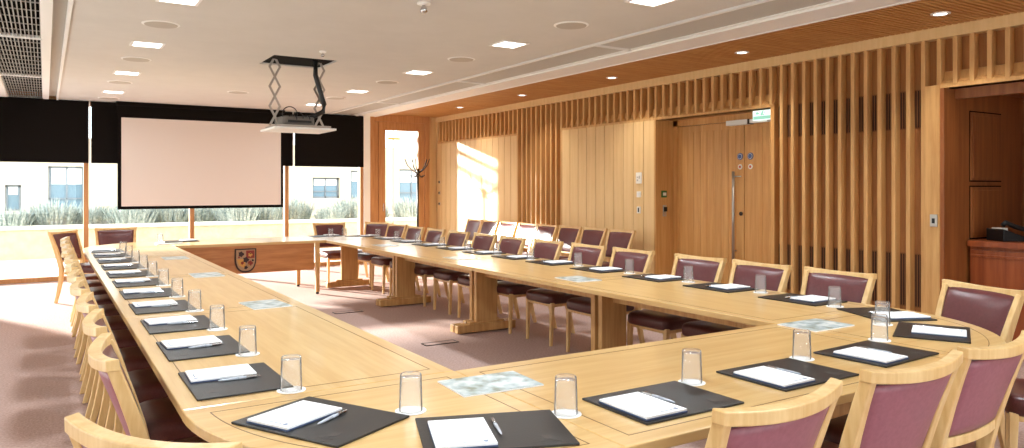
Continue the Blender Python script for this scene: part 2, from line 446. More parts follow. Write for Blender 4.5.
for leaf, yy in ((l1, 6.155), (l2, 6.00)):
    a = disc(XD - 0.010, yy, 1.84, 0.042, M['blue'], 'blue_door_sign', leaf)
    disc(XD - 0.017, yy, 1.84, 0.032, M['switch'], 'sign_ring', a, 0.002)
    disc(XD - 0.0195, yy, 1.84, 0.027, M['blue'], 'sign_ring', a, 0.002)
    a = disc(XD - 0.010, yy, 1.715, 0.032, M['switch'], 'round_door_label', leaf)
    disc(XD - 0.017, yy, 1.715, 0.016, M['red'], 'label_mark', a, 0.002)
disc(XD - 0.01, 6.14, 1.15, 0.024, M['bronze'], 'lock_cylinder', l1, 0.012)
# door closer and exit sign
MB().box((XD - 0.10, 5.98, 2.215), (XD - 0.01, 6.30, 2.275)).build('door_closer', M['white_gloss'], d2, bevel=0.004)
MB().box((XD - 0.09, 5.955, 2.215), (XD - 0.01, 5.98, 2.275)).build('closer_end', M['black'], d2)
MB().box((XD - 0.09, 5.70, 2.225), (XD - 0.01, 5.95, 2.27)).build('closer_arm_cover', M['white_gloss'], d2)
ex = thing('exit_sign', 'small lit green and white running man exit sign above the double door', 'sign', (XD - 0.14, 5.72, 2.30), R(-90))
MB().box((-0.13, -0.012, -0.06), (0.13, 0.012, 0.075)).build('sign_panel', M['exit_lit'], ex, bevel=0.003)
rm = MB()
def flat(pts): rm.loft([[(x, -0.0125 - k, z) for x, z in pts] for k in (0, 0.0012)])
flat([(-0.12, -0.05), (0.12, -0.05), (0.12, -0.012), (-0.12, -0.012)])
flat([(-0.02, 0.0), (0.0, -0.008), (0.025, 0.035), (0.005, 0.045)])
flat([(0.015, 0.045), (0.03, 0.045), (0.03, 0.06), (0.015, 0.06)])
flat([(0.03, 0.02), (0.055, 0.025), (0.05, 0.033), (0.025, 0.032)])
flat([(0.0, 0.0), (0.035, -0.006), (0.035, 0.002), (0.01, 0.014)])
flat([(-0.09, 0.02), (-0.06, 0.045), (-0.06, 0.028), (-0.035, 0.028), (-0.035, 0.012), (-0.06, 0.012), (-0.06, -0.005)])
rm.build('running_man', M['exit_green'], ex)
MB().box((0.02, 0.012, 0.02), (0.10, 0.13, 0.07)).build('bracket', M['grey'], ex)

# --- niche with panelled reveal, cabinet and phone
struct(MB().box((XR, 3.575, 0), (8.5, 3.61, HB)).build('wall_right', M['niche']))
rv = MB(); gp = MB()
for (a, b, c, d) in ((7.22, 7.78, 1.53, 2.16), (7.22, 7.78, 1.0, 1.47)):
    gp.box((a - 0.012, 3.572, c - 0.012), (b + 0.012, 3.5745, d + 0.012))
struct(gp.build('trim_16', M['recess']))
for (a, b, c, d) in ((7.22, 7.78, 1.53, 2.16), (7.22, 7.78, 1.0, 1.47)):
    rv.box((a, 3.562, c), (b, 3.575, d))
    rv.box((a + 0.03, 3.556, c + 0.03), (b - 0.03, 3.562, d - 0.03))
struct(rv.build('trim_15', M['niche'], bevel=0.003))
struct(MB().box((8.2, 0.9, 0), (8.5, 3.6, HB)).build('wall_right', M['niche']))
struct(MB().box((XR, 0.9, 0), (8.5, 0.94, HB)).build('wall_right', M['niche']))
struct(MB().box((XR + 0.02, 0.9, HB), (8.5, 3.6, HB + 0.05)).box((6.95, 0.94, HB - 0.09), (7.0, 3.57, HB)).build('ceiling', M['niche']))
cb = thing('built_in_cabinet', 'reddish brown wooden cabinet in the niche at the right edge', 'cabinet', (7.14, 2.26, 0))
MB().box((0.03, -1.31, 0.08), (0.9, 1.29, 0.93)).build('cabinet_body', M['cab'], cb)
MB().box((-0.02, -1.31, 0.93), (0.92, 1.29, 0.985)).build('cabinet_top', M['cab'], cb, bevel=0.004)
MB().box((0.06, -1.3, 0), (0.85, 1.28, 0.08)).build('plinth', M['niche'], cb)
for k in range(4):
    a = -1.28 + k * 0.64
    dd = MB().box((0.01, a + 0.005, 0.10), (0.03, a + 0.63, 0.90)).box((-0.004, a + 0.005, 0.84), (0.01, a + 0.63, 0.86)).build('door', M['cab'], cb, bevel=0.003)
ph = thing('telephone', 'black desk telephone on the cabinet in the niche', 'telephone', (7.33, 3.30, 0.985), R(60))
ph.scale = (1.15, 1.15, 1.25)
MB().loft([[(-0.10, -0.11, 0), (0.10, -0.11, 0), (0.10, -0.11, 0.02), (-0.10, -0.11, 0.02)], [(-0.10, 0.11, 0), (0.10, 0.11, 0), (0.10, 0.11, 0.09), (-0.10, 0.11, 0.09)]]).build('base', M['black'], ph, bevel=0.005)
MB().tube([(-0.075, -0.10, 0.05), (-0.075, -0.08, 0.085), (-0.075, 0, 0.105), (-0.075, 0.08, 0.135), (-0.075, 0.10, 0.115)], 0.018, 8).build('handset', M['black'], ph, smooth=True)
MB().box((-0.02, 0.02, 0.062), (0.08, 0.08, 0.094)).build('display', M['switch'], ph)
tr = thing('document_tray', 'black tray with white papers beside the telephone in the niche', 'tray', (7.45, 3.04, 0.985))
MB().box((-0.12, -0.1, 0), (0.12, 0.1, 0.012)).box((-0.12, -0.1, 0.06), (0.12, 0.1, 0.07)).box((-0.12, -0.1, 0), (-0.11, -0.09, 0.12)).box((-0.12, 0.09, 0), (-0.11, 0.1, 0.12)).box((0.11, -0.1, 0), (0.12, 0.1, 0.12)).build('rack', M['black'], tr)
MB().box((-0.13, -0.08, 0.013), (0.1, 0.08, 0.02)).box((-0.13, -0.07, 0.071), (0.1, 0.07, 0.08)).build('papers', M['paper'], tr)

# --- unseen left and rear walls; rear and long side windows added for fill light
def wall_open(name, axis, c, a0, a1, openings, z0, z1, m, th=0.2):
    mb = MB(); cur = a0
    def bx(p, q, za, zb):
        if axis == 'x': mb.box((c - th, p, za), (c, q, zb))
        else: mb.box((p, c - th, za), (q, c, zb))
    for (p, q) in openings:
        bx(cur, p, 0, WZ + 0.1); bx(p, q, 0, z0); bx(p, q, z1, WZ + 0.1); cur = q
    bx(cur, a1, 0, WZ + 0.1)
    return struct(mb.build(name, m))
wall_open('wall_left', 'x', XL, YB - 0.2, WY, [(1.0, 10.0), (11.0, 13.6)], 0.07, 1.95, M['white'])
wn = struct(MB().box((XL - 0.14, 11.0, 0.07), (XL - 0.06, 11.06, 1.95)).box((XL - 0.14, 13.54, 0.07), (XL - 0.06, 13.6, 1.95)).box((XL - 0.14, 11.06, 1.89), (XL - 0.06, 13.54, 1.95)).build('window_9', M['frame']))
wn2 = struct(MB().box((XL - 0.14, 1.0, 0.07), (XL - 0.06, 1.06, 1.95)).box((XL - 0.14, 5.47, 0.07), (XL - 0.06, 5.53, 1.95)).box((XL - 0.14, 9.94, 0.07), (XL - 0.06, 10.0, 1.95)).box((XL - 0.14, 1.06, 1.89), (XL - 0.06, 9.94, 1.95)).build('window_10', M['frame']))  # long side opening, added out of view to brighten the left of the room
shb = thing('diffuser_blind', 'white translucent blind added out of frame to diffuse sunlight from the left', 'blind', (XL - 0.03, 5.5, 1.95))
MB().box((-0.003, -4.48, -1.87), (0.003, 4.48, 0)).build('fabric', M['sheer'], shb)  # unseen sheet added to turn direct sun into soft side light
MB().box((-0.012, -4.48, -1.885), (0.012, 4.48, -1.865)).build('bottom_bar', M['white'], shb)
MB().box((XL - 0.105, 11.06, 0.07), (XL - 0.095, 13.54, 1.89)).build('window_pane', M['pane'], wn)
wb = wall_open('wall_rear', 'y', YB, XL, 8.5, [(-1.5, 1.0), (1.3, 3.8), (4.1, 6.4)], 0.5, 2.5, M['white'])
for k, (a, b) in enumerate([(-1.5, 1.0), (1.3, 3.8), (4.1, 6.4)]):  # added behind the camera so skylight fills the near end
    wn = struct(MB().box((a, YB - 0.14, 0.5), (a + 0.06, YB - 0.06, 2.5)).box((b - 0.06, YB - 0.14, 0.5), (b, YB - 0.06, 2.5))
                .box((a, YB - 0.14, 0.5), (b, YB - 0.06, 0.56)).box((a, YB - 0.14, 2.44), (b, YB - 0.06, 2.5)).build('window_%d' % (k + 6), M['frame']))
    MB().box((a + 0.06, YB - 0.105, 0.56), (b - 0.06, YB - 0.095, 2.44)).build('window_pane', M['pane'], wn)

# ------------------------------------------------------------------ blinds, screen
def blind(x0, x1, lab):
    b = thing('roller_blind', lab, 'blind', ((x0 + x1) / 2, 13.55, 2.84), 0, 'black roller blinds over the window wall')
    hw = (x1 - x0) / 2
    MB().box((-hw, -0.004, -0.97), (hw, 0.004, -0.03)).build('fabric', M['blind'], b)
    MB().tube([(-hw, 0.03, -0.035), (hw, 0.03, -0.035)], 0.032, 12).build('roller', M['blind'], b)
    MB().box((-hw, -0.008, -0.985), (hw, 0.008, -0.962)).build('bottom_bar', M['blind'], b, bevel=0.003)
    MB().box((hw + 0.004, 0.01, -0.97), (hw + 0.020, 0.02, 0)).build('side_guide', M['white_gloss'], b)
blind(-2.1, 0.585, 'black roller blind, leftmost, filling the window top left of the screen')
blind(0.62, 2.10, 'black roller blind partly behind the left half of the projection screen')
blind(2.14, 3.80, 'black roller blind mostly behind the right half of the projection screen')
blind(3.84, 5.15, 'black roller blind right of the projection screen, beside the white column')
s = thing('projection_screen', 'large pull-down projection screen hanging before the black blinds', 'screen', (2.29, 13.42, 2.83))
MB().box((-1.31, -0.003, -1.70), (1.31, 0.003, -0.03)).build('screen_border', M['blind'], s)
MB().box((-1.255, -0.006, -1.665), (1.265, -0.0035, -0.24)).build('white_surface', M['screen'], s)
MB().tube([(-1.31, 0, -1.70), (1.31, 0, -1.70)], 0.014, 8).build('bottom_bar', M['blind'], s)
MB().box((-1.33, -0.05, -0.05), (1.33, 0.06, 0.01)).build('housing', M['blind'], s)

# ------------------------------------------------------------------ ceiling lights etc.
def sq_light():
    t = thing('recessed_light', '', 'ceiling light', (0, 0, 0))
    f = MB()
    for a, b in (((-0.145, -0.145), (0.145, -0.12)), ((-0.145, 0.12), (0.145, 0.145)), ((-0.145, -0.12), (-0.12, 0.12)), ((0.12, -0.12), (0.145, 0.12))):
        f.box((a[0], a[1], -0.006), (b[0], b[1], 0.0))
    f.build('trim_frame', M['white'], t)
    MB().box((-0.12, -0.12, -0.004), (0.12, 0.12, -0.001)).build('lens', M['lens'], t)
    return t
proto = sq_light()
lamp_rows = [(0.835, [12.14, 10.05, 7.95, 5.92, 3.85, 1.8, -0.25], 'left'), (3.79, [12.2, 10.2, 8.15, 6.10, 4.10, 2.05, 0.0, -2.0], 'right')]
near_names = {12.14: 'nearest the window', 10.05: 'second from the window', 7.95: 'third from the window', 5.92: 'fourth from the window'}
for x, ys, side in lamp_rows:
    for k, yy in enumerate(ys):
        place(proto, USED, (x, yy, CZ), 0, 'square recessed light in the %s ceiling row, %s from the window' % (side, ORD[k]), 'square recessed ceiling lights')
        l = arealight('ceiling_lamp', (x, yy, CZ - 0.012), 0.24, 0.24, LAMP * (0.3 if yy > 9 else 0.7 if yy > 7 else 1.1))
        l.visible_camera = True
proto = thing('ceiling_speaker', '', 'speaker')
MB().lathe([(0.001, 0), (0.15, 0), (0.15, -0.004), (0.135, -0.008), (0.001, -0.008)], 28).build('rim', M['white'], proto)
MB().lathe([(0.001, -0.008), (0.130, -0.008), (0.128, -0.011), (0.001, -0.011)], 28).build('mesh_cover', M['shadowgap'], proto)
for x, ys, side in [(0.83, [13.0, 10.96, 8.91, 6.9, 4.85], 'left'), (3.785, [11.13, 9.10, 7.06, 5.09, 3.0], 'right'), (2.36, [11.2], 'centre')]:
    for k, yy in enumerate(ys):
        lab = 'round flush speaker in the ceiling centre behind the projector' if side == 'centre' else 'round flush speaker in the %s ceiling row, %s from the window' % (side, ORD[k])
        place(proto, USED, (x, yy, CZ), 0, lab, 'round flush ceiling speakers')
proto = thing('spotlight', '', 'ceiling light')
MB().lathe([(0.075, 0.0), (0.075, -0.006), (0.052, -0.008), (0.05, 0.0)], 24).build('ring', M['white_gloss'], proto)
MB().lathe([(0.001, 0.0), (0.05, 0.0), (0.05, -0.003), (0.001, -0.003)], 24).build('lens', M['lens'], proto)
for k, yy in enumerate([11.7, 9.66, 7.51, 5.38, 3.32, 1.2, -1.0]):
    place(proto, USED, (6.24, yy, WZ), 0, 'small round downlight in the wood ceiling, %s from the window' % ORD[k], 'round downlights in the wood ceiling')
    l = arealight('wood_ceiling_lamp', (6.24, yy, WZ - 0.012), 0.09, 0.09, LAMP * 0.35, (1, 0.93, 0.84), None, 110)
    l.data.shape = 'DISK'
for (x, yy, sc, lab) in ((2.40, 5.07, 1.0, 'small sensor head hanging from the ceiling at the top edge'), (2.38, 7.40, 0.7, 'small sensor head on the ceiling just before the projector hatch')):
    t = thing('ceiling_sensor', lab, 'sensor', (x, yy, CZ))
    MB().lathe([(0.001, 0), (0.05 * sc, 0), (0.05 * sc, -0.012), (0.03 * sc, -0.02), (0.001, -0.02)], 20).build('base', M['white_gloss'], t, smooth=False)
    MB().lathe([(0.012 * sc, -0.02), (0.022 * sc, -0.035), (0.028 * sc, -0.055 * sc - 0.01), (0.012, -0.066 * sc - 0.01)], 16).build('sensor_head', M['chrome'], t, smooth=True)

# ------------------------------------------------------------------ projector lift
pl = thing('projector_lift', 'white scissor lift platform lowered from the ceiling hatch', 'projector lift', (2.36, 8.20, 2.085))
MB().box((-0.33, -0.31, 0), (0.33, 0.31, 0.022)).build('platform_tile', M['white'], pl, bevel=0.003)
MB().box((-0.29, -0.25, 0.03), (0.29, 0.25, 0.05)).box((-0.29, -0.25, 0.022), (-0.25, -0.21, 0.03)).box((0.25, 0.21, 0.022), (0.29, 0.25, 0.03)).build('tray', M['alu'], pl)
for sx in (-0.25, 0.24):
    for sy in (0.0,):
        am = MB(); n = 3.5; h = (CZ + 0.04 - 2.085 - 0.05) / n
        for i in range(4):
            za = 0.05 + i * h
            for d, off in ((1, 0.0), (-1, 0.008)):
                hh = h if i < 3 else h / 2
                a = (sx - 0.055 * d, sy + off, za); b = (sx - 0.055 * d + 0.110 * d * hh / h, sy + off, za + hh)
                am.loft([[(p[0] - 0.013, p[1], p[2]), (p[0] + 0.013, p[1], p[2]), (p[0] + 0.013, p[1] + 0.006, p[2]), (p[0] - 0.013, p[1] + 0.006, p[2])] for p in (a, b)])
            if i < 3: am.tube([(sx, sy - 0.004, za + h / 2), (sx, sy + 0.02, za + h / 2)], 0.009)
        am.build('scissor_arm', M['alu'], pl)
MB().tube([(0.17, -0.08, 0.82), (0.17, -0.08, 0.62), (0.22, -0.08, 0.45), (0.265, -0.09, 0.30), (0.25, -0.10, 0.22), (0.16, -0.10, 0.17), (0.08, -0.1, 0.14)], 0.027, 10).build('cable_sleeve', M['black'], pl, smooth=True)
MB().box((-0.335, -0.315, 0.775), (0.335, 0.315, 1.03)).build('hatch_lining', M['recess'], pl).location = (0, 0, 0)
pj = thing('projector', 'dark grey projector with looped cables on the lift platform', 'projector', (2.33, 8.18, 2.136), R(4))
MB().loft([[(-0.19, -0.15, z), (0.16, -0.15, z), (0.16, 0.15, z * 0.8), (-0.19, 0.15, z)] for z in (0.0, 0.10)]).build('body', M['grey'], pj, bevel=0.025, seg=3)
MB().box((-0.14, -0.154, 0.03), (0.12, -0.149, 0.055)).build('vent_strip', M['black'], pj)
cbl = MB()
for (cx, rr, zz) in ((-0.12, 0.075, 0.12), (-0.03, 0.05, 0.09), (0.06, 0.035, 0.08), (-0.09, 0.04, 0.07)):
    cbl.tube([(cx + rr * math.cos(a * math.pi / 9), -0.17 + 0.004 * a, zz + rr * math.sin(a * math.pi / 9)) for a in range(-1, 18)], 0.006, 6)
cbl.build('cables', M['black'], pj, smooth=True)

# ------------------------------------------------------------------ tables
T = 0.74
XA0, XA1 = 0.375, 1.368       # left arm
XC0, XC1 = 3.285, 4.325       # right arm
Y0, Y1 = 1.585, 2.61          # near arm
YF0, YF1 = 10.08, 11.11       # far arm
def pedestal(mb_foot, parent, x, y, along='x'):
    """T shaped pedestal: upright panel, low foot, top cleat; panel lies along the given axis"""
    def bx(mb, a, b):
        if along == 'x': mb.box((x + a[0], y + a[1], a[2]), (x + b[0], y + b[1], b[2]))
        else: mb.box((x + a[1], y + a[0], a[2]), (x + b[1], y + b[0], b[2]))
        return mb
    p = bx(MB(), (-0.125, -0.025, 0.09), (0.125, 0.025, 0.675)).build('pedestal', M['tabLeg'], parent, bevel=0.004)
    bx(bx(MB(), (-0.34, -0.035, 0.012), (0.34, 0.035, 0.09)), (-0.20, -0.03, 0.09), (0.20, 0.03, 0.115)).build('foot', M['tabLeg'], p, bevel=0.006)
    bx(MB(), (-0.32, -0.03, 0.675), (0.32, 0.03, 0.705)).build('cleat', M['tabLeg'], p)
def table_rect(x0, x1, y0, y1, label, long_axis, beams=True):
    cx, cy = (x0 + x1) / 2, (y0 + y1) / 2
    t = thing('conference_table', label, 'table', (cx, cy, 0), 0, 'sections of the conference table ring')
    g = 0.001
    hx, hy = (x1 - x0) / 2 - g, (y1 - y0) / 2 - g
    MB().box((-hx, -hy, T - 0.034), (hx, hy, T)).build('tabletop', M['tabY' if long_axis == 'y' else 'tabX'], t, bevel=0.004)
    i = 0.07; wd = 0.0035; z = T + 0.0006; ln = MB()
    ln.box((-hx + i, -hy + i, T - 0.002), (-hx + i + wd, hy - i, z)).box((hx - i - wd, -hy + i, T - 0.002), (hx - i, hy - i, z))
    ln.box((-hx + i + wd, -hy + i, T - 0.002), (hx - i - wd, -hy + i + wd, z)).box((-hx + i + wd, hy - i - wd, T - 0.002), (hx - i - wd, hy - i, z))
    ln.build('inlay_line', M['inlay'], t)
    return t, hx, hy
def arm_tables(x0, x1, side):
    ys = [Y1, 4.62, 6.62, 8.62, YF0]
    nm = ['first', 'second', 'third', 'fourth']
    for k in range(4):
        t, hx, hy = table_rect(x0, x1, ys[k], ys[k + 1], 'straight oak table section of the %s arm, %s from the near corner' % (side, nm[k]), 'y')
        pedestal(None, t, 0, -hy + 0.045)
        if k < 3: pedestal(None, t, 0, hy - 0.045)
        MB().box((-0.02, -hy + 0.072, 0.56), (0.02, hy - 0.072, 0.67)).build('stretcher', M['tabLeg'], t)
arm_tables(XA0, XA1, 'left')
arm_tables(XC0, XC1, 'right')
t, hx, hy = table_rect(XA1, XC0, Y0, Y1, 'oak table section of the near arm between both rounded corners', 'x')
pedestal(None, t, -hx + 0.045, 0, 'y'); pedestal(None, t, hx - 0.045, 0, 'y')
MB().box((-hx + 0.072, -0.02, 0.56), (hx - 0.072, 0.02, 0.67)).build('stretcher', M['tabLeg'], t)
t, hx, hy = table_rect(XA1, XC0, YF0, YF1, 'oak table section of the far arm with the crest panel', 'x')
MB().box((-hx + 0.005, -hy + 0.002, 0.345), (hx - 0.16, -hy + 0.027, T - 0.034)).build('modesty_panel', M['panelX'], t, bevel=0.002)
for sx in (-1, 1):
    MB().box((sx * (hx - 0.10) - 0.025, -hy + 0.03, 0.03), (sx * (hx - 0.10) + 0.025, -hy + 0.08, T - 0.034)).box((sx * (hx - 0.10) - 0.025, hy - 0.08, 0.03), (sx * (hx - 0.10) + 0.025, hy - 0.03, T - 0.034)).build('leg_frame', M['tabLeg'], t)
    MB().lathe([(0.022, 0), (0.022, 0.03), (0.001, 0.03)], 12, (sx * (hx - 0.10), -hy + 0.055, 0)).lathe([(0.022, 0), (0.022, 0.03), (0.001, 0.03)], 12, (sx * (hx - 0.10), hy - 0.055, 0)).build('caster', M['black'], t)
farT = (t, hx, hy)
# crest shield on the panel
def shield_pts(sx, sz):
    p = [(-1, 1), (1, 1), (1, 0.1)]
    for a in range(1, 8):
        u = a / 8; p.append((math.cos(u * math.pi / 2) ** 0.75, 0.1 - 1.1 * math.sin(u * math.pi / 2)))
    p.append((0, -1.0))
    p += [(-x, z) for x, z in reversed(p[2:-1])]
    return [(x * sx, z * sz) for x, z in p]
def shield(mb, cx, cz, sx, sz, y0, y1):
    pts = shield_pts(sx, sz)
    mb.loft([[(cx + x, y, cz + z) for x, z in pts] for y in (y0, y1)])
scx, scz, syy = 2.215 - (XA1 + XC0) / 2, 0.515, -hy + 0.002
b = MB(); shield(b, scx, scz, 0.135, 0.155, syy, syy - 0.018); crest = b.build('crest_shield', M['crest_border'], t, bevel=0.002)
b = MB(); shield(b, scx, scz + 0.003, 0.118, 0.137, syy - 0.018, syy - 0.021); b.build('crest_field', M['crest_cream'], crest)
def patch(pts, m, nm, d=0.0235):
    mb = MB(); mb.loft([[(scx + x, syy - k, scz + z) for x, z in pts] for k in (0.021, d)]); mb.build(nm, m, crest)
patch([(0.005, 0.13), (0.11, 0.13), (0.11, 0.03), (0.005, 0.03)], M['crest_red'], 'crest_quarter')
patch([(-0.11, 0.02), (-0.005, 0.02), (-0.005, -0.10), (-0.085, -0.06)], M['crest_gold'], 'crest_quarter')
for (x, z, r, m) in ((-0.06, 0.085, 0.034, 'crest_border'), (0.0, 0.01, 0.036, 'crest_border'), (0.055, 0.075, 0.026, 'crest_gold'), (0.058, 0.09, 0.012, 'crest_border'),
                     (-0.045, -0.03, 0.02, 'crest_red'), (0.055, -0.035, 0.032, 'crest_red'), (0.04, -0.055, 0.016, 'crest_gold'), (0.0, -0.09, 0.022, 'crest_border'), (-0.085, 0.045, 0.012, 'crest_red'), (0.088, 0.0, 0.014, 'crest_border')):
    patch([(x + r * (1 + 0.25 * math.cos(3 * a)) * math.cos(a * 1.0), z + r * (1 + 0.25 * math.cos(5 * a)) * math.sin(a)) for a in [i * math.pi / 8 for i in range(16)]], M[m], 'crest_charge', 0.0255)
# quarter round corner sections
def corner(cx, cy, rx, ry, qa, label):
    t = thing('corner_table', label, 'table', (cx, cy, 0), 0, 'sections of the conference table ring')
    def arc(k, n=24): return [(k * rx * math.cos(qa + i * math.pi / 2 / n), k * ry * math.sin(qa + i * math.pi / 2 / n)) for i in range(n + 1)]
    sx = 1 if math.cos(qa + math.pi / 4) > 0 else -1; sy = 1 if math.sin(qa + math.pi / 4) > 0 else -1
    pts = [(sx * 0.001, sy * 0.001)] + [(x + sx * 0.001 if abs(x) < 1e-6 else x, y + sy * 0.001 if abs(y) < 1e-6 else y) for x, y in arc(1)]
    MB().prism(pts, T - 0.034, T).build('tabletop', M['tabX'], t, bevel=0.004)
    ln = MB(); i = 0.07; wd = 0.0035
    kk = 1 - i / rx; a0 = math.asin(i / (rx * kk)); nn = 28
    ring = [(math.cos(qa + a0 + (math.pi / 2 - 2 * a0) * j / nn), math.sin(qa + a0 + (math.pi / 2 - 2 * a0) * j / nn)) for j in range(nn + 1)]
    o_ = [(kk * rx * c, kk * ry * s_) for c, s_ in ring]; n_ = [((kk * rx - wd) * c, (kk * ry - wd) * s_) for c, s_ in ring]
    for j in range(nn):
        ln.prism([o_[j], o_[j + 1], n_[j + 1], n_[j]], T - 0.002, T + 0.0006)
    c0 = (sx * i, sy * i)
    def line(p, q):
        d = Vector((q[0] - p[0], q[1] - p[1])); nrm = Vector((-d.y, d.x)).normalized() * wd / 2
        ln.prism([(p[0] + nrm.x, p[1] + nrm.y), (q[0] + nrm.x, q[1] + nrm.y), (q[0] - nrm.x, q[1] - nrm.y), (p[0] - nrm.x, p[1] - nrm.y)], T - 0.002, T + 0.0006)
    line(c0, o_[0]); line(c0, o_[-1])
    ln.build('inlay_line', M['inlay'], t)
    pm = (0.5 * rx * sx, 0.5 * ry * sy)
    pedestal(None, t, pm[0], pm[1])
    return t
corner(XA1, Y1, XA1 - XA0, Y1 - Y0, math.pi, 'quarter-round oak corner section at the near left of the table ring')
corner(XC0, Y1, XC1 - XC0, Y1 - Y0, -math.pi / 2, 'quarter-round oak corner section at the near right of the table ring')
corner(XA1, YF0, XA1 - XA0, YF1 - YF0, math.pi / 2, 'quarter-round oak corner section at the far left by the window')
corner(XC0, YF0, XC1 - XC0, YF1 - YF0, 0, 'quarter-round oak corner section at the far right by the window')

# ------------------------------------------------------------------ chairs
def yb(z):      # rake of the back
    return -0.215 if z <= 0.44 else -0.215 - 0.135 * ((z - 0.44) / 0.46) ** 1.25
def hw(z): return 0.228 + 0.038 * max(0, (z - 0.42)) / 0.48
BOW = 0.055
def bow(x, z): 
    k = max(0.0, min(1.0, (z - 0.50) / 0.36))
    return -(0.026 + 0.020 * k) * (1 - (x / hw(z)) ** 2)
def make_chair(name):
    t = thing(name, '', 'chair')
    W2, D2 = 0.020, 0.026
    for s_ in (-1, 1):
        secs = []
        for (z, px, py, k) in [(0.0, 0.218, -0.300, 0.66), (0.14, 0.219, -0.262, 0.8), (0.30, 0.221, -0.228, 0.95), (0.44, hw(0.44), yb(0.44), 1.05), (0.56, hw(0.56), yb(0.56), 1.02), (0.68, hw(0.68), yb(0.68), 0.94), (0.79, hw(0.79), yb(0.79), 0.86), (0.884, hw(0.884), yb(0.884), 0.80)]:
            x = s_ * (px - W2)
            secs.append([(x - W2 * k, py - D2 * k, z), (x + W2 * k, py - D2 * k, z), (x + W2 * k, py + D2 * k, z), (x - W2 * k, py + D2 * k, z)])
        MB().loft(secs).build('rear_leg', M['chair'], t, bevel=0.005)
        fl = []
        for (z, k, dy) in [(0.0, 0.62, 0.012), (0.20, 0.8, 0.004), (0.40, 1.0, 0.0)]:
            cx, cy = s_ * 0.20, 0.235 + dy
            fl.append([(cx - 0.02 * k, cy - 0.02 * k, z), (cx + 0.02 * k, cy - 0.02 * k, z), (cx + 0.02 * k, cy + 0.02 * k, z), (cx - 0.02 * k, cy + 0.02 * k, z)])
        MB().loft(fl).build('front_leg', M['chair'], t, bevel=0.004)
    def rail(zc, hh, dd, nm, lift=0.0):
        secs = []
        for i in range(15):
            u = -1 + 2 * i / 14; x = u * (hw(zc))
            y = yb(zc) + bow(x, zc); z = zc + lift * u * u
            th = dd * (1 - 0.05 * abs(u) ** 3)
            secs.append([(x, y - th, z - hh), (x, y + th, z - hh), (x, y + th * 0.8, z + hh), (x, y - th * 1.05, z + hh * 0.9)])
        return MB().loft(secs).build(nm, M['chair'], t, bevel=0.004)
    rail(0.874, 0.020, 0.0225, 'top_rail', 0.014)
    rail(0.535, 0.020, 0.015, 'lower_rail')
    # front pad and flatter rear panel of the back
    nx, nz = 12, 10
    for nm, mm, hz, mx, y_in, y_out in (('back_pad', M['leather'], 0.169, 0.022, 0.0, 0.040), ('rear_panel', M['mauve'], 0.147, 0.036, 0.0, -0.016)):
        vs = []
        for side in (0, 1):
            for j in range(nz + 1):
                for i in range(nx + 1):
                    u = -1 + 2 * i / nx; v = -1 + 2 * j / nz
                    z = 0.706 + hz * v; x = u * (hw(z) - mx)
                    puff = (1 - abs(u) ** 6) * (1 - abs(v) ** 6)
                    base = 0.016 if nm == 'back_pad' else -0.008
                    off = y_in if side == 0 else base + (y_out - base) * puff
                    vs.append((x, yb(z) + bow(x, z) * 0.96 + off, z))
        n1 = (nx + 1) * (nz + 1); fs = []
        for j in range(nz):
            for i in range(nx):
                a = j * (nx + 1) + i; q = (a, a + 1, a + nx + 2, a + nx + 1)
                fs.append(q); fs.append(tuple(n1 + k for k in reversed(q)))
        bd = [i for i in range(nx + 1)] + [j * (nx + 1) + nx for j in range(1, nz + 1)] + [nz * (nx + 1) + i for i in range(nx - 1, -1, -1)] + [j * (nx + 1) for j in range(nz - 1, 0, -1)]
        for k in range(len(bd)):
            a, b = bd[k], bd[(k + 1) % len(bd)]; fs.append((a, n1 + a, n1 + b, b))
        MB().add(vs, fs).build(nm, mm, t, smooth=True)
    # seat
    MB().loft([[(-0.20, -0.19, z), (0.20, -0.19, z), (0.215, 0.25, z), (-0.215, 0.25, z)] for z in (0.36, 0.395)]).build('seat_frame', M['chair'], t, bevel=0.006)
    st = MB(); secs = []
    for (z, k) in [(0.388, 0.97), (0.402, 1.0), (0.446, 1.0), (0.466, 0.97), (0.478, 0.89), (0.485, 0.6), (0.487, 0.25)]:
        ring = []
        for i in range(32):
            a = 2 * math.pi * i / 32; c, s2 = math.cos(a), math.sin(a)
            e = 0.32
            x = math.copysign(abs(c) ** e, c); y = math.copysign(abs(s2) ** e, s2)
            wdt = 0.215 + 0.018 * (y + 1) / 2
            ring.append((x * wdt * k, 0.035 + y * 0.245 * k, z))
        secs.append(ring)
    st.loft(secs).build('seat', M['seatleather'], t, smooth=True)
    return t
chair = make_chair('conference_chair')
CG = 'conference chairs around the table'
for i in range(12):
    yy = 2.965 + 0.665 * i
    if i == 11: continue
    place(chair, USED, (0.54 + random.uniform(-0.012, 0.012), yy, 0), R(-90 + random.uniform(-2.5, 2.5)), 'leather-backed chair along the left table arm, %s from the near corner' % ORD[i], CG)
yR = [3.10, 3.74, 4.34, 5.16, 5.83, 6.53, 7.22, 7.86, 8.53, 9.2, 9.87]
for i, v in enumerate(yR):
    place(chair, USED, (4.20 + random.uniform(-0.01, 0.01), v, 0), R(90 + random.uniform(-2, 2)), 'maroon leather chair along the right table arm, %s from the near corner' % ORD[i], CG)
def face(bx_, by_, dx, dy, label, dist=0.34):
    """place so that the centre of the back top stands at (bx_, by_) and the sitter looks along (dx, dy)"""
    l = math.hypot(dx, dy); dx /= l; dy /= l
    place(chair, USED, (bx_ + dx * dist, by_ + dy * dist, 0), math.atan2(-dx, dy), label, CG)
face(1.685, 1.32, -0.06, 1, 'chair seen from behind at the near arm, leftmost of the three')
face(2.375, 1.35, 0, 1, 'chair seen from behind at the near arm, middle of the three')
face(2.96, 1.375, -0.05, 1, 'chair seen from behind at the near arm, rightmost of the three')
